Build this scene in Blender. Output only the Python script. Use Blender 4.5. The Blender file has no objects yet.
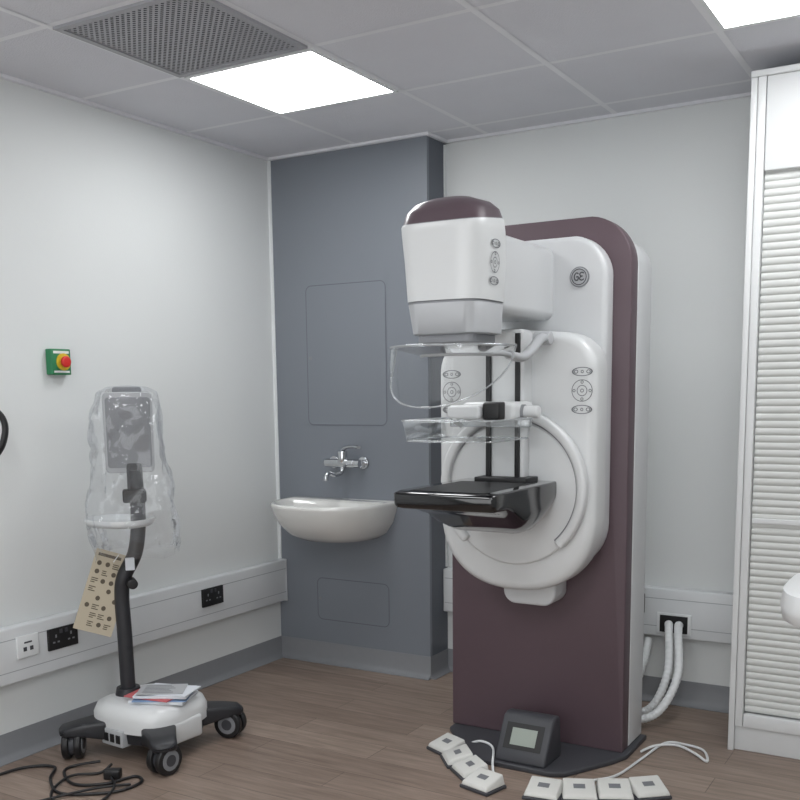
import bpy, bmesh, math, random
from mathutils import Vector, Matrix, noise
random.seed(4)
scene=bpy.context.scene
scene.view_settings.view_transform='Standard'
scene.view_settings.look='None'
scene.view_settings.exposure=0.0
COL=scene.collection
H=2.547
# ------------------------------------------------------------ materials
def srgb(r,g,b):
    f=lambda c:(c/255/12.92) if c/255<=.04045 else ((c/255+.055)/1.055)**2.4
    return (f(r),f(g),f(b),1)
def mat(name,rgb,rough=.5,metal=0,noise_amt=.04,nscale=8,bump=0,bscale=60,coat=0,spec=.5):
    m=bpy.data.materials.new(name);m.use_nodes=True
    nt=m.node_tree;N=nt.nodes;L=nt.links
    b=N['Principled BSDF'];b.inputs['Roughness'].default_value=rough;b.inputs['Metallic'].default_value=metal
    b.inputs['Coat Weight'].default_value=coat;b.inputs['Coat Roughness'].default_value=.08
    b.inputs['Specular IOR Level'].default_value=spec
    tc=N.new('ShaderNodeTexCoord');nz=N.new('ShaderNodeTexNoise');nz.inputs['Scale'].default_value=nscale;nz.inputs['Detail'].default_value=4
    L.new(tc.outputs['Object'],nz.inputs['Vector'])
    mx=N.new('ShaderNodeMix');mx.data_type='RGBA'
    c=srgb(*rgb)
    mx.inputs['A'].default_value=tuple(v*(1-noise_amt) for v in c[:3])+(1,)
    mx.inputs['B'].default_value=tuple(min(1,v*(1+noise_amt)) for v in c[:3])+(1,)
    L.new(nz.outputs['Fac'],mx.inputs['Factor']);L.new(mx.outputs['Result'],b.inputs['Base Color'])
    if bump:
        n2=N.new('ShaderNodeTexNoise');n2.inputs['Scale'].default_value=bscale;n2.inputs['Detail'].default_value=3
        L.new(tc.outputs['Object'],n2.inputs['Vector'])
        bp=N.new('ShaderNodeBump');bp.inputs['Strength'].default_value=bump;bp.inputs['Distance'].default_value=.01
        L.new(n2.outputs['Fac'],bp.inputs['Height']);L.new(bp.outputs['Normal'],b.inputs['Normal'])
    return m
def emis(name,rgb,s):
    m=bpy.data.materials.new(name);m.use_nodes=True;nt=m.node_tree
    nt.nodes.remove(nt.nodes['Principled BSDF']);e=nt.nodes.new('ShaderNodeEmission')
    e.inputs['Color'].default_value=(*rgb,1);e.inputs['Strength'].default_value=s
    nt.links.new(e.outputs[0],nt.nodes['Material Output'].inputs[0]);return m
def clear(name,tint,fac,rgb,rough=.05,diff=.0,fk=.75):
    m=bpy.data.materials.new(name);m.use_nodes=True;nt=m.node_tree;N=nt.nodes;L=nt.links
    N.remove(N['Principled BSDF'])
    t=N.new('ShaderNodeBsdfTransparent');t.inputs[0].default_value=(*tint,1)
    g=N.new('ShaderNodeBsdfGlossy');g.inputs['Roughness'].default_value=rough;g.inputs['Color'].default_value=(*rgb,1)
    d=N.new('ShaderNodeBsdfDiffuse');d.inputs['Color'].default_value=(*rgb,1)
    lw=N.new('ShaderNodeLayerWeight');lw.inputs['Blend'].default_value=.3
    mp=N.new('ShaderNodeMath');mp.operation='MULTIPLY_ADD';mp.inputs[1].default_value=fk;mp.inputs[2].default_value=fac
    L.new(lw.outputs['Fresnel'],mp.inputs[0])
    m1=N.new('ShaderNodeMixShader');L.new(mp.outputs[0],m1.inputs[0]);L.new(t.outputs[0],m1.inputs[1]);L.new(g.outputs[0],m1.inputs[2])
    m2=N.new('ShaderNodeMixShader');m2.inputs[0].default_value=diff;L.new(m1.outputs[0],m2.inputs[1]);L.new(d.outputs[0],m2.inputs[2])
    L.new(m2.outputs[0],N['Material Output'].inputs[0]);return m
M_wall=mat('wall_paint',(214,217,217),.6,nscale=2,noise_amt=.02,bump=.05,bscale=150)
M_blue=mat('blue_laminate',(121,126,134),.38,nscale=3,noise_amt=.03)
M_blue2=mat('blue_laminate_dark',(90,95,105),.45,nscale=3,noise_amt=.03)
M_seam=mat('seam_dark',(96,101,110),.6)
M_trimw=mat('trim_white',(222,225,226),.4)
M_trunk=mat('trunking_pvc',(214,217,219),.35)
M_trunkl=mat('trunking_line',(160,164,168),.5)
M_skirt=mat('cove_vinyl',(132,134,138),.4,nscale=30)
M_tile=mat('ceiling_tile',(212,213,219),.9,nscale=5,bump=.25,bscale=220)
M_tbar=mat('ceiling_tbar',(226,227,231),.5)
M_white=mat('white_gloss',(210,212,213),.32,noise_amt=.015,coat=.2)
M_white2=mat('white_shell',(200,202,204),.36,noise_amt=.015)
M_grayb=mat('gray_band',(176,178,181),.45)
M_dgray=mat('dark_gray_plastic',(62,63,68),.5)
M_cart=mat('cart_charcoal',(40,41,45),.42)
M_gray=mat('mid_gray',(128,130,134),.5)
M_line=mat('icon_gray',(112,114,118),.5)
M_purp=mat('aubergine_laminate',(87,71,78),.45,noise_amt=.05,nscale=6)
M_purp2=mat('aubergine_gloss',(88,74,81),.28,coat=.3)
M_black=mat('black_plastic',(24,24,26),.45)
M_blackg=mat('black_gloss',(10,10,13),.08,coat=.6)
M_chrome=mat('chrome',(205,207,210),.12,metal=1)
M_ceram=mat('ceramic',(222,222,219),.12,coat=.5,noise_amt=.01)
M_green=mat('green_box',(40,120,78),.5);M_red=mat('red_knob',(200,40,36),.4);M_yel=mat('yellow_ring',(214,186,50),.5)
M_paper=mat('paper',(214,218,224),.8);M_pr=mat('paper_red',(186,96,100),.8);M_pb=mat('paper_blue',(120,145,180),.8)
M_card=mat('kraft_card',(186,176,156),.8,nscale=20)
M_cardd=mat('card_print',(92,84,72),.8)
M_cab=mat('cabinet_white',(212,214,215),.4,noise_amt=.01)
M_slat=mat('tambour',(200,202,200),.4,noise_amt=.01)
M_screen=mat('lcd',(150,158,150),.2)
M_vent=mat('vent_metal',(160,161,166),.5);M_ventd=mat('vent_dark',(70,71,76),.8)
M_pad=mat('foot_pad',(206,206,202),.5)
M_clear=clear('clear_plastic',(.97,.975,.975),.015,(.9,.92,.93),fk=.45)
M_clear_e=clear('clear_edge',(.85,.87,.88),.12,(.9,.91,.92),diff=.15)
M_bag=clear('bag_film',(.975,.98,.985),.03,(.95,.96,.98),rough=.11,diff=.035,fk=.5)
M_light=emis('led_diffuser',(.985,.995,1),13.8)
def floor_mat():
    m=bpy.data.materials.new('wood_vinyl');m.use_nodes=True;nt=m.node_tree;N=nt.nodes;L=nt.links;b=N['Principled BSDF']
    tc=N.new('ShaderNodeTexCoord')
    br=N.new('ShaderNodeTexBrick');br.inputs['Scale'].default_value=1;br.inputs['Brick Width'].default_value=1.2;br.inputs['Row Height'].default_value=.15
    br.inputs['Mortar Size'].default_value=.0015;br.inputs['Bias'].default_value=0;br.offset=.37
    br.inputs['Color1'].default_value=srgb(156,139,127);br.inputs['Color2'].default_value=srgb(137,120,109);br.inputs['Mortar'].default_value=srgb(102,89,81)
    L.new(tc.outputs['Object'],br.inputs['Vector'])
    mp=N.new('ShaderNodeMapping');mp.inputs['Scale'].default_value=(2.2,26,1);L.new(tc.outputs['Object'],mp.inputs['Vector'])
    nz=N.new('ShaderNodeTexNoise');nz.inputs['Scale'].default_value=1.6;nz.inputs['Detail'].default_value=7;nz.inputs['Roughness'].default_value=.65;nz.inputs['Distortion'].default_value=.4
    L.new(mp.outputs[0],nz.inputs['Vector'])
    rp=N.new('ShaderNodeValToRGB');rp.color_ramp.elements[0].position=.3;rp.color_ramp.elements[0].color=(.62,.6,.58,1);rp.color_ramp.elements[1].position=.7;rp.color_ramp.elements[1].color=(1.12,1.12,1.12,1)
    L.new(nz.outputs['Fac'],rp.inputs[0])
    mx=N.new('ShaderNodeMix');mx.data_type='RGBA';mx.blend_type='MULTIPLY';mx.inputs['Factor'].default_value=1
    L.new(br.outputs['Color'],mx.inputs['A']);L.new(rp.outputs[0],mx.inputs['B']);L.new(mx.outputs['Result'],b.inputs['Base Color'])
    b.inputs['Roughness'].default_value=.42
    bp=N.new('ShaderNodeBump');bp.inputs['Strength'].default_value=.15;bp.inputs['Distance'].default_value=.002
    L.new(nz.outputs['Fac'],bp.inputs['Height']);L.new(bp.outputs[0],b.inputs['Normal']);return m
M_floor=floor_mat()
# ------------------------------------------------------------ helpers
def group(name):
    e=bpy.data.objects.new(name,None);e.empty_display_size=.1;COL.objects.link(e);return e
def finish(name,me,m,parent=None,smooth=False,bevel=0,seg=3,auto=None):
    ob=bpy.data.objects.new(name,me);COL.objects.link(ob)
    if m is not None and not me.materials: me.materials.append(m)
    if parent: ob.parent=parent
    if smooth or bevel:
        for p in me.polygons:p.use_smooth=True
        ang=math.radians(auto if auto else 40)
        bm=bmesh.new();bm.from_mesh(me)
        for e in bm.edges:
            if len(e.link_faces)==2 and e.calc_face_angle(0)>ang: e.smooth=False
        bm.to_mesh(me);bm.free()
    if bevel:
        bv=ob.modifiers.new('bevel','BEVEL');bv.width=bevel;bv.segments=seg;bv.limit_method='ANGLE';bv.angle_limit=math.radians(35);bv.harden_normals=False
        for e in me.edges:e.use_edge_sharp=False
    return ob
def mesh(verts,faces,name='m'):
    me=bpy.data.meshes.new(name);me.from_pydata([tuple(v) for v in verts],[],faces)
    bm=bmesh.new();bm.from_mesh(me);bmesh.ops.recalc_face_normals(bm,faces=bm.faces);bm.to_mesh(me);bm.free();return me
BF=[(0,1,3,2),(4,6,7,5),(0,4,5,1),(2,3,7,6),(0,2,6,4),(1,5,7,3)]
def box(name,x0,x1,y0,y1,z0,z1,m,parent=None,bevel=0,rot=None,at=None,seg=3):
    v=[Vector((x,y,z)) for x in(x0,x1) for y in(y0,y1) for z in(z0,z1)]
    if rot is not None: v=[rot@p for p in v]
    if at is not None: v=[p+Vector(at) for p in v]
    return finish(name,mesh(v,BF),m,parent,bevel=bevel,seg=seg)
def boxes(name,L,m,parent=None,bevel=0):
    V=[];F=[]
    for b in L:
        o=len(V);V+=[(x,y,z) for x in b[0:2] for y in b[2:4] for z in b[4:6]];F+=[tuple(i+o for i in f) for f in BF]
    return finish(name,mesh(V,F),m,parent,bevel=bevel)
def prism(name,pts,a0,a1,m,parent=None,axis='y',bevel=0,seg=4):
    n=len(pts)
    def P(p,a):
        return (p[0],a,p[1]) if axis=='y' else ((p[0],p[1],a) if axis=='z' else (a,p[0],p[1]))
    V=[P(p,a0) for p in pts]+[P(p,a1) for p in pts]
    F=[tuple(range(n)),tuple(range(2*n-1,n-1,-1))]+[(i,(i+1)%n,n+(i+1)%n,n+i) for i in range(n)]
    return finish(name,mesh(V,F),m,parent,bevel=bevel,seg=seg,smooth=True)
def rrect(x0,x1,z0,z1,r,n=8):
    """r = (bl,br,tr,tl)"""
    if not isinstance(r,(tuple,list)): r=(r,)*4
    out=[]
    for (cx,cz,rr,a0) in [(x0,z0,r[0],180),(x1,z0,r[1],270),(x1,z1,r[2],0),(x0,z1,r[3],90)]:
        ccx=cx+(rr if cx==x0 else -rr);ccz=cz+(rr if cz==z0 else -rr)
        for i in range(n+1):
            a=math.radians(a0+90*i/n);out.append((ccx+rr*math.cos(a),ccz+rr*math.sin(a)))
    return out
def loft(name,rings,m,parent=None,cap=(True,True),smooth=True,auto=50,mats=None):
    n=len(rings[0]);V=[p for r in rings for p in r];F=[];MI=[]
    for k in range(len(rings)-1):
        for i in range(n):
            F.append((k*n+i,k*n+(i+1)%n,(k+1)*n+(i+1)%n,(k+1)*n+i));MI.append(mats[k] if mats else 0)
    if cap[0]:F.append(tuple(range(n)));MI.append(mats[0] if mats else 0)
    if cap[1]:F.append(tuple(range((len(rings)-1)*n,len(rings)*n)));MI.append(mats[-1] if mats else 0)
    me=mesh(V,F)
    if isinstance(m,(list,tuple)):
        for q in m: me.materials.append(q)
        for p,i in zip(me.polygons,MI):p.material_index=i
        return finish(name,me,None,parent,smooth=smooth,auto=auto)
    return finish(name,me,m,parent,smooth=smooth,auto=auto)
def catmull(P,sub=8,closed=False):
    P=[Vector(p) for p in P]
    if len(P)<3 and not closed: 
        return [P[0].lerp(P[1],i/sub) for i in range(sub+1)]
    out=[];n=len(P)
    rng=range(n) if closed else range(n-1)
    for i in rng:
        if closed:a,b,c,d=P[i-1],P[i],P[(i+1)%n],P[(i+2)%n]
        else:a=P[max(i-1,0)];b=P[i];c=P[i+1];d=P[min(i+2,n-1)]
        for k in range(sub):
            t=k/sub;out.append(.5*((2*b)+(c-a)*t+(2*a-5*b+4*c-d)*t*t+(3*b-a-3*c+d)*t**3))
    if not closed: out.append(P[-1])
    return out
def tube(name,P,r,m,parent=None,sub=8,n=10,straight=False,closed=False,rf=None,flat=1):
    Q=[Vector(p) for p in P] if straight else catmull(P,sub,closed)
    k=len(Q);T=[]
    for i in range(k):
        if closed:t=Q[(i+1)%k]-Q[i-1]
        else:t=Q[min(i+1,k-1)]-Q[max(i-1,0)]
        T.append(t.normalized())
    u=T[0].orthogonal().normalized()
    if abs(T[0].z)<.9: u=(Vector((0,0,1))-T[0]*T[0].z).normalized()
    rings=[]
    for i in range(k):
        u=(u-T[i]*u.dot(T[i])).normalized();w=T[i].cross(u)
        rr=rf(i) if rf else r
        rings.append([Q[i]+u*(rr*math.cos(2*math.pi*j/n))+w*(rr*flat*math.sin(2*math.pi*j/n)) for j in range(n)])
    if closed:rings.append(rings[0])
    return loft(name,rings,m,parent,cap=(not closed,not closed),auto=60)
def cyl(name,p0,p1,r,m,parent=None,r1=None,n=28,bevel=0):
    p0=Vector(p0);p1=Vector(p1);t=(p1-p0).normalized();u=t.orthogonal().normalized();w=t.cross(u);r1=r if r1 is None else r1
    rings=[[p+u*(rr*math.cos(2*math.pi*j/n))+w*(rr*math.sin(2*math.pi*j/n)) for j in range(n)] for p,rr in((p0,r),(p1,r1))]
    ob=loft(name,rings,m,parent)
    if bevel:
        b=ob.modifiers.new('b','BEVEL');b.width=bevel;b.segments=3;b.limit_method='ANGLE';b.angle_limit=math.radians(50)
        for e in ob.data.edges:e.use_edge_sharp=False
    return ob
def sup(cx,cy,a,b,z,e=4,n=48,tilt=0,tiltx=0):
    out=[]
    for i in range(n):
        t=2*math.pi*i/n;c,s=math.cos(t),math.sin(t)
        dx=a*math.copysign(abs(c)**(2/e),c);dy=b*math.copysign(abs(s)**(2/e),s)
        out.append((cx+dx,cy+dy,z+tilt*dy+tiltx*dx))
    return out
# ------------------------------------------------------------ room
XR=4.3;YF=-5.2;DB=.182;WB=.905
box('floor',-.1,XR+.1,YF-.1,DB+.1,-.05,0,M_floor)
box('ceiling',-.1,XR+.1,YF-.1,DB+.1,H,H+.05,M_tile)
box('wall_left',-.1,0,YF-.1,DB+.1,0,H,M_wall)
box('wall_back',0,XR,DB,DB+.1,0,H,M_wall)
box('wall_right',XR,XR+.1,YF-.1,DB+.1,0,H,M_wall)
box('wall_front',-.1,XR,YF-.1,YF,0,H,M_wall)
# blue boxed-out service panel
sp=group('wall_service_panel')
box('panel_front',.0,WB,0,.02,0,H,M_blue,sp)
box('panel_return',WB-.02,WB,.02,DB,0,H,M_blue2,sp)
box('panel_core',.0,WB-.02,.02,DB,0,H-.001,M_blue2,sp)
def outline(name,x0,x1,z0,z1,r,parent,w=.004,y=-.0012,m=M_seam):
    o=rrect(x0,x1,z0,z1,r);i=rrect(x0+w,x1-w,z0+w,z1-w,max(r-w,.001));n=len(o)
    V=[(p[0],y,p[1]) for p in o]+[(p[0],y,p[1]) for p in i]
    F=[(k,(k+1)%n,n+(k+1)%n,n+k) for k in range(n)]
    return finish(name,mesh(V,F),m,parent)
ap=group('access_panel')
prism('leaf',rrect(.215,.677,1.229,1.912,.03),-.002,-0.0002,M_blue,ap);outline('seam',.213,.679,1.227,1.914,.032,ap,w=.004,y=-.0026)
cyl('lock',(.235,-.004,1.56),(.235,0,1.56),.009,M_gray,ap)
ap=group('service_hatch')
prism('leaf',rrect(.245,.675,.231,.447,.03),-.002,-.0002,M_blue,ap);outline('seam',.243,.677,.229,.449,.032,ap,w=.004,y=-.0026)
cyl('lock',(.262,-.004,.34),(.262,0,.34),.008,M_gray,ap)
box('trim_1',0,.018,-.006,.0,.53,H,M_trimw)
boxes('trim_2',[(0,.02,YF,0,H-.012,H),(0.02,WB,-.02,0,H-.012,H),(WB,WB+.02,-.02,DB,H-.012,H),(WB,XR,DB-.02,DB,H-.012,H)],M_tbar)
box('trim_3',WB,WB+.006,DB-.02,DB,.53,H-.02,M_trimw)
# coved skirting
def cove(name,p,q,nrm):
    p=Vector(p);q=Vector(q);nrm=Vector(nrm)
    prof=[(0,.11),(.004,.11),(.005,.03),(.012,.012),(.03,.003),(.03,0),(0,0)]
    V=[p+nrm*a+Vector((0,0,b)) for a,b in prof]+[q+nrm*a+Vector((0,0,b)) for a,b in prof];n=len(prof)
    F=[tuple(range(n)),tuple(range(2*n-1,n-1,-1))]+[(i,(i+1)%n,n+(i+1)%n,n+i) for i in range(n)]
    finish(name,mesh(V,F),M_skirt,None,smooth=True,auto=50)
cove('baseboard_left',(0,YF,0),(0,0,0),(1,0,0))
cove('baseboard_service_panel',(0,0,0),(WB+.005,0,0),(0,-1,0))
cove('baseboard_service_return',(WB,-.005,0),(WB,DB,0),(1,0,0))
cove('baseboard_back',(WB,DB,0),(XR,DB,0),(0,-1,0))
# ceiling grid
gx=[.53-.6]+[.53+.6*i for i in range(0,7)];gy=[.0+.0-.6*i for i in range(0,9)]
V=[];F=[]
def flat(x0,x1,y0,y1,z):
    o=len(V);V.extend([(x0,y0,z),(x1,y0,z),(x1,y1,z),(x0,y1,z)]);F.append((o,o+3,o+2,o+1))
for x in gx:
    if 0<x<XR: flat(x-.012,x+.012,YF,DB,H-.0016)
for y in gy:
    if YF<y<DB: flat(0,XR,y-.012,y+.012,H-.0010)
me=bpy.data.meshes.new('grid');me.from_pydata(V,[],F);finish('ceiling_grid',me,M_tbar)
def light(x,y):
    g=group('ceiling_light_panel')
    boxes('frame',[(x+.012,x+.026,y+.012,y+.588,H-.006,H+.0005),(x+.574,x+.588,y+.012,y+.588,H-.006,H+.0005),(x+.026,x+.574,y+.012,y+.026,H-.006,H+.0005),(x+.026,x+.574,y+.574,y+.588,H-.006,H+.0005)],M_trimw,g)
    box('diffuser',x+.024,x+.576,y+.024,y+.576,H-.004,H-.001,M_light,g)
for x,y in [(.53,-1.2),(2.33,-1.2),(.53,-3.0),(2.33,-3.0),(1.73,-4.2),(3.53,-4.2)]: light(x,y)
def area(name,loc,rot,sx,sy,e,c=(1,1,1)):
    l=bpy.data.lights.new(name,'AREA');l.shape='RECTANGLE';l.size=sx;l.size_y=sy;l.energy=e;l.color=c
    o=bpy.data.objects.new(name,l);o.location=loc;o.rotation_euler=rot;COL.objects.link(o)
# soft fill added behind the camera to brighten the scene; no real window
area('added_fill_light',(2.4,YF+.06,1.35),(math.radians(90),0,0),3.0,1.9,38,(.97,.985,1))
# vent
g=group('ceiling_air_vent');x0,x1,y0,y1=.53,1.13,-1.8,-1.2
box('backing',x0+.014,x1-.014,y0+.014,y1-.014,H-.003,H-.0015,M_ventd,g)
boxes('frame',[(x0+.012,x0+.034,y0+.012,y1-.012,H-.010,H),(x1-.034,x1-.012,y0+.012,y1-.012,H-.010,H),(x0+.034,x1-.034,y0+.012,y0+.034,H-.010,H),(x0+.034,x1-.034,y1-.034,y1-.012,H-.010,H)],M_vent,g)
V=[];F=[];a0,a1,b0,b1=x0+.03,x1-.03,y0+.03,y1-.03;s=.54;w=.0036
k=-s
while k<s:
    for sg in (0,1):
        xs=max(0,-k);xe=min(s,s-k)
        if xe-xs<.01: continue
        P=[(xs,xs+k),(xe,xe+k)]
        if sg:P=[(s-p[0],p[1]) for p in P]
        d=Vector((P[1][0]-P[0][0],P[1][1]-P[0][1])).normalized();nn=Vector((-d.y,d.x))*w
        o=len(V)
        for q in P:
            for sgn in(-1,1):
                for z in(H-.0045-.0003*sg,H-.0035):V.append((a0+q[0]+nn.x*sgn,b0+q[1]+nn.y*sgn,z))
        F+=[tuple(i+o for i in f) for f in BF]
    k+=.0235
finish('lattice',mesh(V,F),M_vent,g)
# ------------------------------------------------------------ trunking + sockets
g=group('dado_trunking')
box('body',0.0005,.05,YF+.5,-.012,.31,.525,M_trunk,g,bevel=.006)
boxes('lid_lines',[(.0495,.0505,YF+.5,-.013,.355,.358),(.0495,.0505,YF+.5,-.013,.478,.481)],M_trunkl,g)
box('end_cap',0.0005,.0505,-.016,-.001,.306,.529,M_trunk,g,bevel=.003)
g=group('cable_trunking')
box('body',WB+.001,2.378,DB-.05,DB-.0005,.31,.525,M_trunk,g,bevel=.006)
boxes('lid_lines',[(WB+.01,2.376,DB-.0505,DB-.0495,.355,.358),(WB+.01,2.376,DB-.0505,DB-.0495,.478,.481)],M_trunkl,g)
def socket(y,z,m,w=.146,double=True,pl=None):
    g=group('power_socket');x=.0507
    box('plate',x,x+.011,y-w/2,y+w/2,z-.043,z+.043,m,g,bevel=.003)
    L=[];R=[]
    for s in ((-.037,.037) if double else (0,)):
        for dy,dz,a,b in [(0,.018,.0035,.006),(-.011,-.006,.005,.003),(.011,-.006,.005,.003)]:
            L.append((x+.0105,x+.0118,y+s+dy-a,y+s+dy+a,z+dz-b-.006,z+dz+b-.006))
        R.append((x+.011,x+.015,y+s*.35-.006,y+s*.35+.006,z+.02,z+.036))
    boxes('pin_slots',L,M_gray if m is M_black else M_dgray,g);boxes('rockers',R,M_dgray if m is M_black else M_trimw,g)
socket(-1.484,.44,M_black);socket(-.594,.44,M_black)
g=group('data_outlet')
box('plate',.0507,.06,-1.652-.05,-1.652+.05,.400,.486,M_trimw,g,bevel=.003)
boxes('ports',[(.0595,.0615,-1.675,-1.66,.425,.441),(.0595,.0615,-1.645,-1.63,.425,.441),(.0595,.0608,-1.67,-1.635,.455,.461)],M_dgray,g)
g=group('switched_outlet')
box('plate',1.83,1.915,DB-.061,DB-.0507,.41,.496,M_black,g,bevel=.003)
boxes('pin_slots',[(1.868,1.876,DB-.0625,DB-.0605,.462,.475),(1.852,1.862,DB-.0625,DB-.0605,.44,.445),(1.882,1.892,DB-.0625,DB-.0605,.44,.445)],M_gray,g)
g=group('cable_entry_outlet')
box('surround',1.97,2.12,DB-.058,DB-.0507,.325,.42,M_trimw,g,bevel=.003)
box('opening',1.985,2.105,DB-.061,DB-.055,.335,.41,M_black,g)
# hoses
def hose(name,P,r=.016):
    g=group('corrugated_hose')
    tube(name,P,r,M_trimw,g,sub=36,n=14,rf=lambda i:r*(1+.07*math.sin(i*1.6)))
hose('hose',[(2.025,DB-.064,.372),(2.045,.05,.362),(2.07,-.05,.2),(2.02,-.1,.06),(1.92,-.12,.024),(1.80,-.12,.022)],.017)
hose('hose',[(2.07,DB-.064,.372),(2.09,.03,.368),(2.12,-.08,.2),(2.07,-.17,.07),(1.97,-.2,.024),(1.86,-.2,.022)],.017)
hose('hose',[(1.93,DB-.03,.288),(1.935,.06,.2),(1.9,.03,.09),(1.84,.0,.03),(1.78,-.02,.022)],.017)
# ------------------------------------------------------------ emergency stop
g=group('emergency_stop_button')
box('box_body',0.0005,.035,-1.44,-1.345,1.47,1.57,M_green,g,bevel=.004)
boxes('label',[(.035,.036,-1.43,-1.355,1.552,1.562),(.035,.036,-1.43,-1.355,1.478,1.486)],M_trimw,g)
cyl('yellow_collar',(.035,-1.385,1.52),(.042,-1.385,1.52),.033,M_yel,g)
cyl('stem',(.04,-1.385,1.52),(.052,-1.385,1.52),.014,M_red,g)
cyl('mushroom_knob',(.050,-1.39,1.52),(.066,-1.39,1.52),.022,M_red,g,bevel=.006)
# ------------------------------------------------------------ basin + tap
g=group('wash_basin')
def dring(cx,yb,a,d,z,n=40,e=2.5):
    out=[]
    for i in range(n+1):
        t=math.pi*i/n;c,s=math.cos(t),math.sin(t)
        out.append((cx+a*math.copysign(abs(c)**(2/e),c),yb-d*abs(s)**(2/e),z))
    return out
bx=.425;q=-.001
R=[dring(bx,q,.12,.16,.665),dring(bx,q,.19,.235,.675),dring(bx,q,.24,.30,.705),dring(bx,q,.278,.36,.76),dring(bx,q,.297,.395,.815),dring(bx,q,.302,.405,.845),dring(bx,q,.303,.407,.858),dring(bx,q,.297,.40,.864),
   dring(bx,-.075,.272,.305,.862),dring(bx,-.08,.264,.295,.852),dring(bx,-.09,.245,.26,.80),dring(bx,-.11,.2,.2,.745),dring(bx,-.14,.1,.11,.725),dring(bx,-.17,.02,.03,.722)]
loft('bowl',R,M_ceram,g,auto=75)
cyl('waste',(bx,-.185,.722),(bx,-.185,.727),.022,M_chrome,g)
g=group('basin_mixer_tap');tz=1.045;tx=.455
for s in(-1,1):
    cyl('wall_flange',(tx+s*.085,-.0005,tz),(tx+s*.085,-.014,tz),.031,M_chrome,g,bevel=.004)
    cyl('elbow',(tx+s*.085,-.01,tz),(tx+s*.085,-.065,tz),.014,M_chrome,g)
    cyl('union_nut',(tx+s*.068,-.062,tz),(tx+s*.10,-.062,tz),.02,M_chrome,g,n=8,bevel=.002)
cyl('body',(tx-.07,-.062,tz),(tx+.07,-.062,tz),.021,M_chrome,g,bevel=.004)
cyl('cartridge',(tx,-.062,tz),(tx,-.062,tz+.06),.024,M_chrome,g,bevel=.004)
tube('lever',[(tx,-.062,tz+.062),(tx+.03,-.075,tz+.078),(tx+.09,-.10,tz+.085),(tx+.13,-.115,tz+.083)],.008,M_chrome,g,flat=1.6)
tube('spout',[(tx,-.062,tz-.01),(tx,-.075,tz-.045),(tx,-.13,tz-.052),(tx,-.185,tz-.04),(tx,-.205,tz-.055),(tx,-.207,tz-.075)],.011,M_chrome,g)
# ------------------------------------------------------------ mammography machine
mm=group('mammography_machine');cx=1.70
def arch_top(x0,x1,z0,z1,r,crown=.03,n=10):
    pts=rrect(x0,x1,z0,z1,r,n)
    c=(x0+x1)/2;h=(x1-x0)/2
    return [(p[0],p[1]-(crown*((p[0]-c)/h)**2 if p[1]>z1-max(r[2],r[3])-.001 else 0)) for p in pts]
prism('rear_shell',arch_top(1.34,2.05,.02,1.95,(.01,.01,.10,.10),.02),-.505,-.33,M_white2,mm,bevel=.012)
prism('aubergine_front',arch_top(1.325,2.048,.02,2.015,(.005,.005,.15,.15),.03),-.575,-.50,M_purp,mm,bevel=.006)
prism('column_cover',arch_top(1.41,1.985,.72,1.94,(.18,.18,.12,.12),.03),-.66,-.57,M_white2,mm,bevel=.02,seg=5)
# arm body
pts=[]
x0,x1=1.385,2.0;zc=.96;rb=(x1-x0)/2
for i in range(33):
    a=math.pi+math.pi*i/32;c,s=math.cos(a),math.sin(a)
    pts.append(((x0+x1)/2+rb*math.copysign(abs(c)**.85,c),zc-.305*abs(s)**.85))
pts+=[(x1-.0+.0,1.3)]
for i in range(9):
    a=math.radians(0+90*i/8);pts.append((x1-.14+.14*math.cos(a),1.46+.13*math.sin(a)))
pts.append((1.70,1.603))
for i in range(9):
    a=math.radians(90+90*i/8);pts.append((x0+.14+.14*math.cos(a),1.46+.13*math.sin(a)))
prism('arm_body',pts,-.80,-.65,M_white,mm,bevel=.035,seg=6)
def ring(name,c,ro,ri,y0,y1,m,a0=0,a1=360,n=48,bevel=0):
    V=[];F=[];full=(a1-a0)>=360
    k=n if full else n+1
    for i in range(k):
        a=math.radians(a0+(a1-a0)*i/n)
        for r,y in((ri,y0),(ro,y0),(ro,y1),(ri,y1)):V.append((c[0]+r*math.cos(a),y,c[1]+r*math.sin(a)))
    for i in range(n):
        j=(i+1)%k
        for q in range(4):F.append((i*4+q,i*4+(q+1)%4,j*4+(q+1)%4,j*4+q))
    if not full:F+=[(0,1,2,3),(n*4,n*4+1,n*4+2,n*4+3)]
    return finish(name,mesh(V,F),m,mm,smooth=True,bevel=bevel)
cyl('pivot_disc',(cx,-.80,1.02),(cx,-.822,1.02),.262,M_white,mm,n=72,bevel=.01)
ring('grab_rail_1',(cx,1.04),.284,.25,-.845,-.80,M_white,-48,72,bevel=.010)
ring('grab_rail_2',(cx,1.04),.284,.25,-.845,-.80,M_white,108,228,bevel=.010)
ring('grab_rail_groove',(cx,1.04),.25,.243,-.8235,-.80,M_gray,-48,72)
# spine with rails
prism('spine',rrect(1.635,1.765,1.02,1.60,.02),-.872,-.79,M_white,mm,bevel=.012)
boxes('carriage_rails',[(1.624,1.640,-.885,-.80,1.05,1.585),(1.736,1.752,-.885,-.80,1.05,1.585)],M_black,mm,bevel=.002)
prism('lower_stub',rrect(1.61,1.82,.585,.70,(.05,.05,.01,.01)),-.70,-.575,M_white2,mm,bevel=.015)
prism('tube_neck',rrect(1.57,1.785,1.64,1.895,.03),-1.19,-.65,M_white2,mm,bevel=.01)
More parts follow.
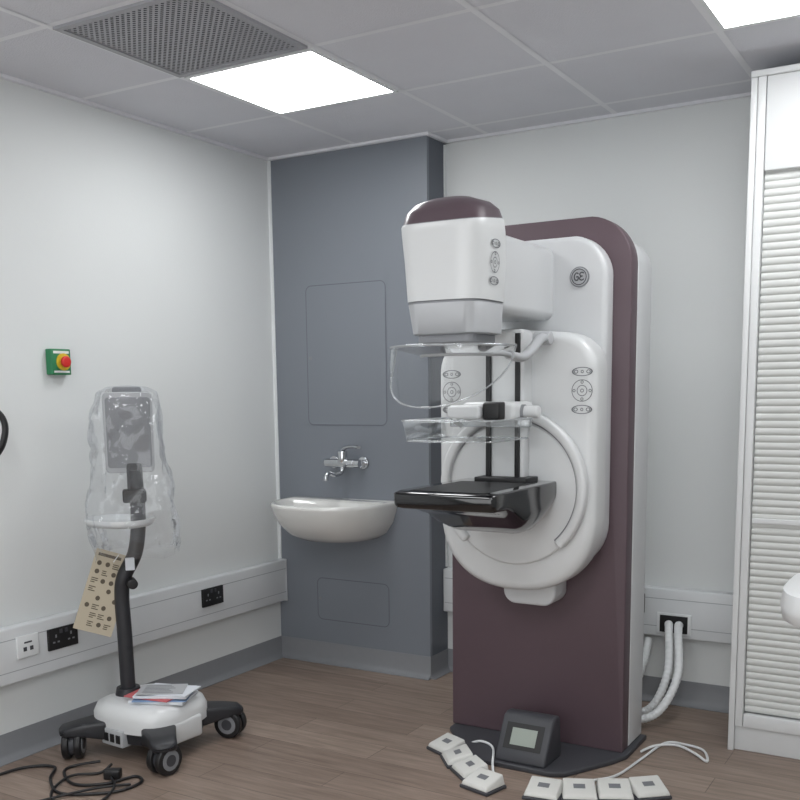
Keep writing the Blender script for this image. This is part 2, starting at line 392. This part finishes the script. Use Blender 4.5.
# head
hx,hy=1.705,-1.27
rings=[sup(hx,hy+.01,.112,.10,1.562,4),sup(hx,hy+.01,.124,.112,1.566,4),sup(hx,hy,.131,.122,1.655,4),
       sup(hx,hy,.129,.120,1.657,4),sup(hx,hy,.129,.120,1.661,4),sup(hx,hy,.133,.124,1.663,4),
       sup(hx,hy,.140,.130,1.78,4),sup(hx,hy-.012,.145,.126,1.87,4,tilt=.04),sup(hx,hy-.018,.1445,.122,1.898,4,tilt=.12),
       sup(hx,hy-.018,.141,.119,1.905,4,tilt=.12),sup(hx,hy-.018,.1395,.118,1.907,4,tilt=.12),sup(hx,hy-.018,.134,.112,1.935,3.4,tilt=.09),sup(hx,hy-.018,.112,.093,1.958,3.0,tilt=.05),sup(hx,hy-.018,.072,.058,1.971,2.6,tilt=.0),sup(hx,hy-.018,.02,.02,1.976,2)]
loft('tube_head',rings,[M_grayb,M_gray,M_white,M_purp2],mm,auto=60,mats=[0,0,1,1,1,2,2,2,2,1,3,3,3,3])
prism('collimator_foot',rrect(hx-.10,hx+.10,hy-.085,hy+.10,.03),1.535,1.565,M_gray,mm,axis='z',bevel=.006)
prism('collimator_window',rrect(hx-.07,hx+.07,hy-.06,hy+.07,.02),1.528,1.537,M_dgray,mm,axis='z')
# control pads
def cpad(name,x,y,z,side=None,s=1):
    mats=M_line
    def tor(dx,dz,rx,rz,w=.0016):
        n=32;V=[];F=[]
        for i in range(n):
            a=2*math.pi*i/n
            for q in(1,1-w/min(rx,rz)*1.6):
                px,pz=dx+rx*q*math.cos(a),dz+rz*q*math.sin(a)
                V.append((x+px,y,z+pz) if side is None else (side+.055*(pz),y+px,z+pz))
        for i in range(n):
            j=(i+1)%n;F.append((2*i,2*i+1,2*j+1,2*j))
        return V,F
    VV=[];FF=[]
    for (dx,dz,rx,rz) in [(0,0,.034,.034),(0,0,.017,.017),(0,.058,.034,.014),(0,-.058,.034,.014),(-.02,.058,.007,.006),(.02,.058,.007,.006),(-.02,-.058,.007,.006),(.02,-.058,.007,.006),(0,.058,.005,.005),(0,-.058,.005,.005),(0,.026,.005,.005),(0,-.026,.005,.005),(.026,0,.005,.005),(-.026,0,.005,.005),(0,0,.006,.006)]:
        v,f=tor(dx*s,dz*s,rx*s,rz*s);o=len(VV);VV+=v;FF+=[tuple(i+o for i in q) for q in f]
    finish(name,mesh(VV,FF),mats,mm)
cpad('control_pad_right',1.952,-.8012,1.385,s=1.12);cpad('control_pad_left',1.445,-.8012,1.385,s=1.12)
cpad('control_pad_head',0,-1.285,1.775,side=1.8472,s=.95)
# badge
cyl('badge_rim',(1.886,-.659,1.785),(1.886,-.665,1.785),.036,M_gray,mm,n=40)
cyl('badge_face',(1.886,-.664,1.785),(1.886,-.667,1.785),.032,M_grayb,mm,n=40)
tube('badge_ring',[(1.886+.027*math.cos(2*math.pi*i/24),-.668,1.785+.027*math.sin(2*math.pi*i/24)) for i in range(24)],.0016,M_dgray,mm,straight=True,closed=True,n=6)
tube('badge_curl_1',[(1.884,-.668,1.795),(1.877,-.668,1.799),(1.869,-.668,1.790),(1.871,-.668,1.776),(1.881,-.668,1.774),(1.883,-.668,1.785),(1.876,-.668,1.785)],.002,M_dgray,mm)
tube('badge_curl_2',[(1.904,-.668,1.797),(1.896,-.668,1.8),(1.889,-.668,1.795),(1.892,-.668,1.788),(1.899,-.668,1.787),(1.892,-.668,1.785),(1.888,-.668,1.778),(1.896,-.668,1.773),(1.904,-.668,1.777)],.002,M_dgray,mm)
# detector plate
def psec(y,x0,x1,z0,z1,rt=.008,rb=.02):
    return [(p[0],y,p[1]) for p in rrect(x0,x1,z0,z1,(rb,rb,rt,rt),6)]
secs=[psec(-1.355,1.525,1.865,1.026,1.058),psec(-1.35,1.518,1.872,1.016,1.066),psec(-1.31,1.515,1.875,1.008,1.07,rb=.022),psec(-1.25,1.515,1.875,1.0,1.07,rb=.03),psec(-1.17,1.515,1.875,.975,1.07,rb=.045),psec(-1.10,1.515,1.875,.935,1.07,rb=.06),psec(-1.03,1.515,1.875,.905,1.07,rb=.08),psec(-.96,1.515,1.875,.90,1.07,rb=.09),psec(-.88,1.515,1.875,.925,1.07,rb=.09),psec(-.82,1.52,1.87,.97,1.07,rb=.06)]
loft('detector_plate',secs,M_blackg,mm,auto=60)
box('detector_rear_riser',1.60,1.80,-.93,-.82,1.065,1.085,M_black,mm,bevel=.004)
box('plate_top_mark',1.56,1.83,-1.32,-.95,1.0702,1.0708,M_black,mm)
# paddle
pz=1.235
def tray(y0,y1,x0,x1,z0,z1):
    o=rrect(x0,x1,y0,y1,.03,6);i=rrect(x0+.012,x1-.012,y0+.012,y1-.008,.022,6)
    R=[[(p[0],p[1],z1) for p in o],[(p[0],p[1],z0) for p in i]]
    loft('compression_paddle',R,M_clear,mm,cap=(False,True),auto=30)
    tube('paddle_rim',[(p[0],p[1],z1) for p in o],.0035,M_clear_e,mm,straight=True,closed=True,n=6)
    tube('paddle_lower_edge',[(p[0],p[1],z0) for p in i],.0025,M_clear_e,mm,straight=True,closed=True,n=6)
tray(-1.335,-1.0,1.53,1.86,pz-.005,pz+.06)
box('paddle_bar',1.55,1.85,-1.02,-1.0,pz+.03,pz+.062,M_clear_e,mm,bevel=.004)
prism('paddle_carriage',rrect(1.60,1.80,1.285,1.35,.02),-1.03,-.86,M_white,mm,bevel=.015)
prism('carriage_nose',rrect(1.575,1.70,1.295,1.34,.015),-1.09,-1.0,M_white,mm,bevel=.01)
box('carriage_clip',1.70,1.765,-1.075,-1.0,1.29,1.35,M_black,mm,bevel=.01)
cyl('adjust_knob',(1.80,-.96,1.315),(1.86,-.96,1.315),.022,M_white,mm,bevel=.005)
cyl('adjust_knob_collar',(1.785,-.96,1.315),(1.81,-.96,1.315),.026,M_gray,mm,bevel=.003)
tube('carriage_bracket',[(1.62,-1.03,1.31),(1.60,-1.08,1.29),(1.60,-1.03,1.27)],.008,M_white,mm)
# face shield
nn=28
SA,SB,SY=.215,.245,-1.24
V=[];F=[]
def fs(t,s):
    a=math.radians(190+160*t)
    x=hx+SA*math.cos(a);y=SY+SB*math.sin(a)
    top=1.525;h=.185*math.sin(math.pi*t)**.6
    return (x,y-.03*s+.03*s*s,top-h*s)
for i in range(nn+1):
    for j in range(9):V.append(fs(i/nn,j/8))
for i in range(nn):
    for j in range(8):F.append((i*9+j,(i+1)*9+j,(i+1)*9+j+1,i*9+j+1))
finish('face_shield',mesh(V,F),M_clear,mm,smooth=True)
tube('face_shield_lower_edge',[fs(i/nn,1) for i in range(nn+1)],.003,M_clear_e,mm,straight=True,n=6)
tube('face_shield_upper_edge',[fs(i/nn,0) for i in range(nn+1)],.004,M_clear_e,mm,straight=True,n=6)
col=[(hx+SA*math.cos(math.radians(190+160*i/24)),SY+SB*math.sin(math.radians(190+160*i/24)),1.525) for i in range(25)]
cl=[(hx+.12*math.cos(math.radians(190+160*i/24)),-1.26+.10*math.sin(math.radians(190+160*i/24)),1.50) for i in range(25)]
V=col+cl;F=[(i,i+1,25+i+1,25+i) for i in range(24)]
finish('face_shield_collar',mesh(V,F),M_clear_e,mm,smooth=True)
tube('face_shield_collar_edge',cl,.005,M_grayb,mm,straight=True,n=6)
tube('shield_arm_right',[(1.835,-.86,1.565),(1.845,-.92,1.56),(1.845,-1.0,1.52),(1.842,-1.07,1.495),(1.84,-1.16,1.50)],.015,M_grayb,mm,flat=1.3)
cyl('shield_hinge',(1.80,-.86,1.565),(1.86,-.86,1.565),.024,M_grayb,mm,bevel=.004)
cyl('shield_hinge_post',(1.83,-.86,1.565),(1.83,-.79,1.565),.016,M_grayb,mm)
tube('shield_rail',[(1.84,-1.16,1.50),(1.84,-1.22,1.505),(1.82,-1.28,1.503)],.009,M_grayb,mm)
# foot plate + console
prism('foot_plate',[(1.33,-.50),(1.335,-.62),(1.40,-.70),(1.55,-.86),(1.60,-.885),(1.88,-.885),(1.93,-.86),(2.04,-.66),(2.07,-.58),(2.07,-.33),(1.35,-.33)],0,.02,M_dgray,mm,axis='z',bevel=.005)
fc=[(-.87,.02),(-.86,.06),(-.79,.175),(-.765,.185),(-.72,.18),(-.70,.02)]
prism('foot_console',fc,1.655,1.855,M_dgray,mm,axis='x',bevel=.01)
A=Vector((0,-.86,.06));B=Vector((0,-.79,.175));d=(B-A);nrm=Vector((0,-d.z,d.y)).normalized()
def onslope(x0,x1,s0,s1,off):
    return [(x0,*(A+d*s0+nrm*off).yz),(x1,*(A+d*s0+nrm*off).yz),(x1,*(A+d*s1+nrm*off).yz),(x0,*(A+d*s1+nrm*off).yz)]
finish('foot_console_bezel',mesh(onslope(1.68,1.83,.08,.82,.0015),[(0,1,2,3)]),M_black,mm)
finish('foot_console_screen',mesh(onslope(1.705,1.805,.2,.68,.003),[(0,1,2,3)]),M_screen,mm)
# foot switches
def footsw(P):
    g=group('foot_switch')
    for k,(x,y,a) in enumerate(P):
        R=Matrix.Rotation(math.radians(a),3,'Z');at=(x,y,0)
        box('base_%d'%k,-.064,.064,-.055,.055,0,.012,M_dgray,g,rot=R,at=at,bevel=.004)
        V=[(-.060,-.052,.012),(.060,-.052,.012),(.060,.052,.012),(-.060,.052,.012),(-.054,-.046,.028),(.054,-.046,.028),(.054,.046,.052),(-.054,.046,.052)]
        V=[R@Vector(v)+Vector(at) for v in V]
        finish('pad_%d'%k,mesh(V,[(0,1,2,3),(4,5,6,7),(0,1,5,4),(1,2,6,5),(2,3,7,6),(3,0,4,7)]),M_pad,g,bevel=.005)
        V=[R@Vector(v)+Vector(at) for v in [(-.02,-.012,.0376),(.02,-.012,.0376),(.02,.012,.0440),(-.02,.012,.0440)]]
        finish('icon_%d'%k,mesh(V,[(0,1,2,3)]),M_line,g)
footsw([(1.43,-.825,-25),(1.52,-.91,-50),(1.615,-.995,-40),(1.71,-1.085,-15)])
footsw([(1.925,-1.05,8),(2.035,-1.00,24),(2.14,-.94,26),(2.235,-.865,40)])
g=group('foot_switch_cable')
tube('cable',[(1.475,-.745,.006),(1.53,-.735,.028),(1.60,-.77,.026),(1.67,-.92,.024),(1.70,-.975,.006),(1.715,-1.0,.006)],.005,M_trimw,g)
g=group('floor_cable')
tube('cable',[(1.97,-.93,.006),(2.03,-.85,.006),(2.09,-.76,.006),(2.12,-.55,.006),(2.15,-.35,.006),(2.22,-.33,.006),(2.30,-.36,.006),(2.34,-.47,.006),(2.28,-.42,.012),(2.2,-.37,.012),(2.13,-.42,.014),(2.10,-.50,.012)],.005,M_trimw,g)
# ------------------------------------------------------------ monitor stand
ms=group('mobile_monitor_stand');bx,by=.375,-1.34
C=[(.203,-1.585),(.575,-1.10),(.626,-1.535),(.15,-1.14)]
for k,(x,y) in enumerate(C):
    d=Vector((x-bx,y-by,0));l=d.length;t=d.normalized();w=Vector((-t.y,t.x,0));B0=Vector((bx,by,0))
    R=[]
    for s,hw,z0,z1 in [(.08,.07,.075,.15),(.2,.065,.075,.145),(l-.03,.052,.09,.14),(l+.035,.045,.095,.13),(l+.05,.025,.10,.12)]:
        c=B0+t*s
        R.append([c+w*p[0]+Vector((0,0,p[1])) for p in rrect(-hw,hw,z0,z1,.012,4)])
    loft('leg_%d'%k,R,M_cart,ms,auto=50)
    wx=Vector((x,y,0));ca=math.radians(35+70*k);ax=Vector((math.cos(ca),math.sin(ca),0))
    cyl('castor_stem_%d'%k,wx+Vector((0,0,.06)),wx+Vector((0,0,.1)),.012,M_black,ms)
    for s in(-1,1):
        c=wx+Vector((0,0,.058))
        cyl('castor_wheel_%d_%d'%(k,s+1),c+ax*s*.010,c+ax*s*.036,.058,M_black,ms,bevel=.006)
        cyl('castor_hub_%d_%d'%(k,s+1),c+ax*s*.036,c+ax*s*.038,.038,M_gray,ms)
        cyl('castor_cap_%d_%d'%(k,s+1),c+ax*s*.037,c+ax*s*.0395,.022,M_dgray,ms)
    cyl('castor_axle_%d'%k,wx+ax*-.012+Vector((0,0,.058)),wx+ax*.012+Vector((0,0,.058)),.044,M_dgray,ms)
loft('base_lower',[sup(bx,by,.15,.15,.06,3),sup(bx,by,.185,.175,.07,3),sup(bx,by,.19,.18,.115,3)],M_cart,ms,auto=50)
loft('base_shell',[sup(bx,by,.20,.19,.115,3),sup(bx,by,.20,.19,.165,3),sup(bx,by,.187,.177,.195,3),sup(bx,by,.155,.145,.207,3)],M_white,ms,auto=50)
# white side cheeks dropping between the legs + connector panel facing the room
Rm=Matrix.Rotation(math.radians(85),3,'Z')
box('base_cheek',-.085,.085,-.205,-.15,.06,.15,M_white,ms,bevel=.014,rot=Rm,at=(bx,by,0))
Rm2=Matrix.Rotation(math.radians(-5),3,'Z')
box('connector_panel',-.06,.06,-.197,-.15,.06,.125,M_grayb,ms,bevel=.004,rot=Rm2,at=(bx,by,0))
for k,o in enumerate((-.042,-.008,.026)):
    box('connector_%d'%k,o,o+.024,-.2,-.19,.075,.108,M_black,ms,bevel=.002,rot=Rm2,at=(bx,by,0))
px,py=.275,-1.36
fw=Vector((.72,-.69,0)).normalized();rt=Vector((-fw.y,fw.x,0)).normalized()
PT=Vector((px,py,0))+rt*.05    # axis of the upper assembly
def U(o,z): q=PT+rt*o;return (q.x,q.y,z)
cyl('pole_foot',(px,py,.19),(px,py,.235),.055,M_cart,ms,r1=.045)
tube('pole',[(px,py,.2),(px-.005,py,.45),(px-.01,py,.60),U(-.045,.68),U(.0,.77),U(.018,.87),U(.02,.98),U(.015,1.1)],.029,M_cart,ms,n=16)
cyl('height_knob',U(-.02,.66),(px+.075,py-.02,.66),.02,M_black,ms,bevel=.004)
tc_=PT-rt*.05
loft('accessory_tray',[sup(tc_.x,tc_.y,.12,.10,.885,2.4),sup(tc_.x,tc_.y,.135,.115,.90,2.4),sup(tc_.x,tc_.y,.135,.115,.915,2.4),sup(tc_.x,tc_.y,.125,.105,.912,2.4),sup(tc_.x,tc_.y,.115,.095,.90,2.4)],M_trimw,ms,auto=60)
def mbox(name,c,w,h,d0,d1,m,r=.01,tilt=0,bev=.004,par=None):
    c=Vector(c);up=Vector((0,0,1))
    rings=[[c+rt*p[0]+up*p[1]+fw*dd+fw*(p[1]*tilt) for p in rrect(-w/2,w/2,-h/2,h/2,r,5)] for dd in(d0,d1)]
    ob=loft(name,rings,m,par or ms)
    b=ob.modifiers.new('b','BEVEL');b.width=bev;b.segments=2;b.limit_method='ANGLE';b.angle_limit=math.radians(50)
    return ob
mc=U(0,1.245)
mbox('monitor_housing',mc,.185,.31,-.035,.03,M_grayb,.02,.12)
mbox('monitor_bezel',mc,.165,.27,.03,.034,M_gray,.012,.12,.001)
mbox('monitor_display',(mc[0],mc[1],mc[2]+.02),.14,.20,.034,.036,M_dgray,.006,.12,.001)
mbox('monitor_mount',U(.015,1.07),.06,.12,-.045,.02,M_cart,.01)
mbox('monitor_handle',(mc[0],mc[1],mc[2]+.16),.11,.03,-.03,.02,M_gray,.012)
mbox('cable_spool_bracket',U(.01,1.0),.09,.05,-.03,.04,M_black,.01)
bc=PT.copy();R=[];NB=64
prof=[(1.425,.01,.01),(1.42,.075,.06),(1.40,.112,.085),(1.33,.125,.10),(1.24,.13,.105),(1.14,.135,.11),(1.04,.145,.12),(.95,.16,.13),(.88,.165,.135),(.80,.16,.13),(.77,.16,.125)]
K=56
for k in range(K):
    t=k/(K-1)*(len(prof)-1);i=min(int(t),len(prof)-2);f=t-i
    z,a,b=[prof[i][q]*(1-f)+prof[i+1][q]*f for q in range(3)]
    ring_=[]
    for j in range(NB):
        th=2*math.pi*j/NB;c,s=math.cos(th),math.sin(th)
        e=.75;ux=a*math.copysign(abs(c)**e,c);uy=b*math.copysign(abs(s)**e,s)
        p=bc+rt*ux+fw*uy+Vector((0,0,z))
        q=Vector((p.x*14,p.y*14,z*7));n1=noise.noise(q)+.6*abs(noise.noise(q*2.3))+.4*noise.noise(Vector((th*2.5,z*3,7)))
        amt=.032*min(1,(1.43-z)*8)
        zo=0
        if k>K-8: zo=.05*noise.noise(Vector((th*1.5,0,3)))*(k-(K-8))/7
        p=p+(rt*c+fw*s)*n1*amt+Vector((0,0,zo-0.0))
        ring_.append(p)
    R.append(ring_)
loft('plastic_bag',R,M_bag,ms,cap=(True,False),auto=28)
def card(c,w,h,tiltdeg,name):
    c=Vector(c);Rm=Matrix.Rotation(math.radians(tiltdeg),3,fw);r2=Rm@rt;u2=Rm@Vector((0,0,1))
    Q=lambda a,b,o:c+r2*a+u2*b+fw*o
    V=[Q(a,b,o) for o in(0,.0015) for a,b in((-w/2,-h/2),(w/2,-h/2),(w/2,h/2),(-w/2,h/2))]
    finish(name,mesh(V,[(0,1,2,3),(4,5,6,7),(0,1,5,4),(1,2,6,5),(2,3,7,6),(3,0,4,7)]),M_card,ms)
    V=[];F=[]
    random.seed(11)
    def quad(a0,a1,b0,b1):
        o=len(V);V.extend([Q(a0,b1,.0022),Q(a1,b1,.0022),Q(a1,b0,.0022),Q(a0,b0,.0022)]);F.append((o,o+1,o+2,o+3))
    quad(-w/2+.012,w/2-.05,h/2-.026,h/2-.014)
    for r in range(8):
        zz=h/2-.04-r*(h-.055)/8
        for q in range(4):
            a0=-w/2+.012+q*(w-.02)/4;cw=(w-.02)/4
            t=random.random()
            if t<.2: continue
            if t<.6:
                n=10;o=len(V);rr=.009
                for i in range(n):V.append(Q(a0+cw*.4+rr*math.cos(i*.628),zz-.014+rr*1.1*math.sin(i*.628),.0022))
                F.append(tuple(range(o,o+n)))
            else:
                for m_ in range(3): quad(a0,a0+cw*random.choice([.5,.7,.8]),zz-.010-m_*.008,zz-.006-m_*.008)
    finish(name+'_print',mesh(V,F),M_cardd,ms)
card(Vector((px-.085,py-.02,.62))+fw*.04,.15,.33,-19,'instruction_card')
c=Vector(U(-.06,.775))+fw*.035
tube('card_string',[c,c+Vector((-.02,-.01,-.03))],.002,M_trimw,ms,straight=True,n=5)
mbox('pole_label',U(-.02,.735),.035,.05,.03,.031,M_paper,.003,0,.0003)
pp=group('paper_leaflets')
random.seed(3)
zz=.2085
for k,(dx,dy,a,m,th,w_,h_) in enumerate([(.02,.0,22,M_paper,.010,.11,.085),(.03,-.01,30,M_pb,.004,.105,.075),(.0,-.02,8,M_pr,.005,.10,.07),(.03,.0,26,M_paper,.009,.105,.075),(.045,.01,16,M_paper,.004,.10,.07),(.02,-.005,33,M_grayb,.002,.09,.065)]):
    Rm=Matrix.Rotation(math.radians(a),3,'Z')
    box('leaflet_%d'%k,-w_,w_,-h_,h_,0,th,m,pp,rot=Rm,at=(bx+.05+dx,by+dy,zz));zz+=th+.0006
Rm=Matrix.Rotation(math.radians(33),3,'Z')
for k in range(6): box('print_line_%d'%k,-.07,.05-.01*(k%3),-.05+.018*k,-.043+.018*k,0,.0004,M_gray,pp,rot=Rm,at=(bx+.07,by-.005,zz))
g=group('power_cable')
tube('cable',[(.36,-1.60,.02),(.28,-1.66,.007),(.30,-1.72,.007),(.42,-1.78,.007),(.52,-1.72,.007),(.56,-1.62,.007),(.62,-1.65,.007),(.60,-1.76,.007),(.45,-1.86,.007),(.32,-1.80,.012),(.22,-1.70,.007),(.12,-1.78,.007),(.10,-2.0,.007)],.0055,M_black,g)
tube('cable_2',[(.42,-1.60,.02),(.42,-1.66,.007),(.36,-1.74,.012),(.40,-1.86,.007),(.50,-1.92,.007),(.62,-1.86,.007),(.58,-1.74,.012),(.50,-1.68,.012)],.005,M_black,g)
tube('cable_3',[(.60,-1.68,.007),(.52,-1.80,.014),(.42,-1.98,.007),(.36,-2.12,.007),(.45,-2.2,.007)],.005,M_black,g)
box('plug',-.03,.03,-.02,.02,0,.035,M_black,g,bevel=.006,rot=Matrix.Rotation(.5,3,'Z'),at=(.49,-1.66,0))
# ------------------------------------------------------------ tambour cabinet
g=group('tambour_cabinet');X0,X1,YC,ZT=2.375,3.45,-.29,2.47
box('carcass',X0+.002,X1,YC+.05,DB-.035,.09,ZT-.01,M_cab,g)
box('side_left',X0,X0+.022,YC,DB-.052,.0,ZT,M_cab,g,bevel=.002)
box('side_right',X1-.022,X1,YC,DB-.04,.0,ZT,M_cab,g,bevel=.002)
box('plinth',X0+.022,X1-.022,YC+.02,YC+.05,0.0,.10,M_cab,g,bevel=.002)
box('stile_left',X0+.024,X0+.052,YC-.002,YC+.05,.10,ZT,M_cab,g,bevel=.003)
box('stile_right',X1-.052,X1-.024,YC-.002,YC+.05,.10,ZT,M_cab,g,bevel=.003)
box('fascia',X0+.054,X1-.054,YC+.004,YC+.05,2.15,ZT,M_cab,g,bevel=.003)
box('bottom_rail',X0+.054,X1-.054,YC+.0,YC+.05,.10,.15,M_cab,g,bevel=.003)
prof=[];z=.155
while z<2.145:
    for i in range(7):
        t=i/6;prof.append((YC+.026-.005*math.sin(math.pi*t)**.6,z+.0245*t))
    z+=.0265
V=[(x,p[0],p[1]) for x in(X0+.054,X1-.054) for p in prof];n=len(prof)
finish('tambour_slats',mesh(V,[(i,i+1,n+i+1,n+i) for i in range(n-1)]),M_slat,g)
box('tambour_handle_rail',X0+.054,X1-.054,YC+.015,YC+.03,.885,.905,M_cab,g,bevel=.003)
box('cornice',X0-.0,X1,YC-.006,DB-.052,ZT,ZT+.022,M_cab,g,bevel=.003)
# ------------------------------------------------------------ side table at right
g=group('mobile_side_table')
loft('table_top',[sup(3.037,-1.78,.21,.21,.885,3.2),sup(3.037,-1.78,.235,.235,.90,3.2),sup(3.037,-1.78,.24,.24,.93,3.2),sup(3.037,-1.78,.235,.235,.96,3.2),sup(3.037,-1.78,.22,.22,.965,3.2)],M_white,g,auto=60)
cyl('column',(3.1,-1.78,.1),(3.1,-1.78,.89),.03,M_grayb,g)
box('foot',2.95,3.35,-1.82,-1.74,.06,.10,M_grayb,g,bevel=.01)
box('foot_cross',3.06,3.14,-2.0,-1.56,.06,.10,M_grayb,g,bevel=.01)
for k,(x,y) in enumerate([(2.98,-1.78),(3.32,-1.78),(3.1,-1.97),(3.1,-1.59)]):
    cyl('castor_%d'%k,(x,y-.012,.03),(x,y+.012,.03),.03,M_black,g)
g=group('wall_cable_hook')
box('backplate',0.0005,.008,-1.80,-1.72,1.15,1.23,M_trimw,g,bevel=.003)
tube('hook_loop',[(.006,-1.76,1.17),(.05,-1.75,1.165),(.085,-1.73,1.21),(.085,-1.71,1.28),(.075,-1.73,1.33),(.06,-1.79,1.35)],.011,M_black,g,flat=1.5)
# ------------------------------------------------------------ camera
cam=bpy.data.cameras.new('camera');co=bpy.data.objects.new('camera',cam);COL.objects.link(co)
f,cy,y,p,r=987.162,530.3,.536,.139,-.012
Fv=Vector((-math.sin(y)*math.cos(p),math.cos(y)*math.cos(p),-math.sin(p)));Rv=Vector((math.cos(y),math.sin(y),0));Uv=Rv.cross(Fv)
R2=math.cos(r)*Rv+math.sin(r)*Uv;U2=-math.sin(r)*Rv+math.cos(r)*Uv
mtx=Matrix((R2,U2,-Fv)).transposed().to_4x4();mtx.translation=Vector((3.159,-4.093,1.387))
co.matrix_world=mtx
cam.sensor_width=36;cam.sensor_fit='HORIZONTAL';cam.lens=f/800*36;cam.shift_y=(cy-400)/800;cam.shift_x=.003;cam.clip_start=.05
scene.camera=co
w=bpy.data.worlds.new('world');scene.world=w;w.use_nodes=True
w.node_tree.nodes['Background'].inputs[0].default_value=(.6,.63,.68,1);w.node_tree.nodes['Background'].inputs[1].default_value=.3
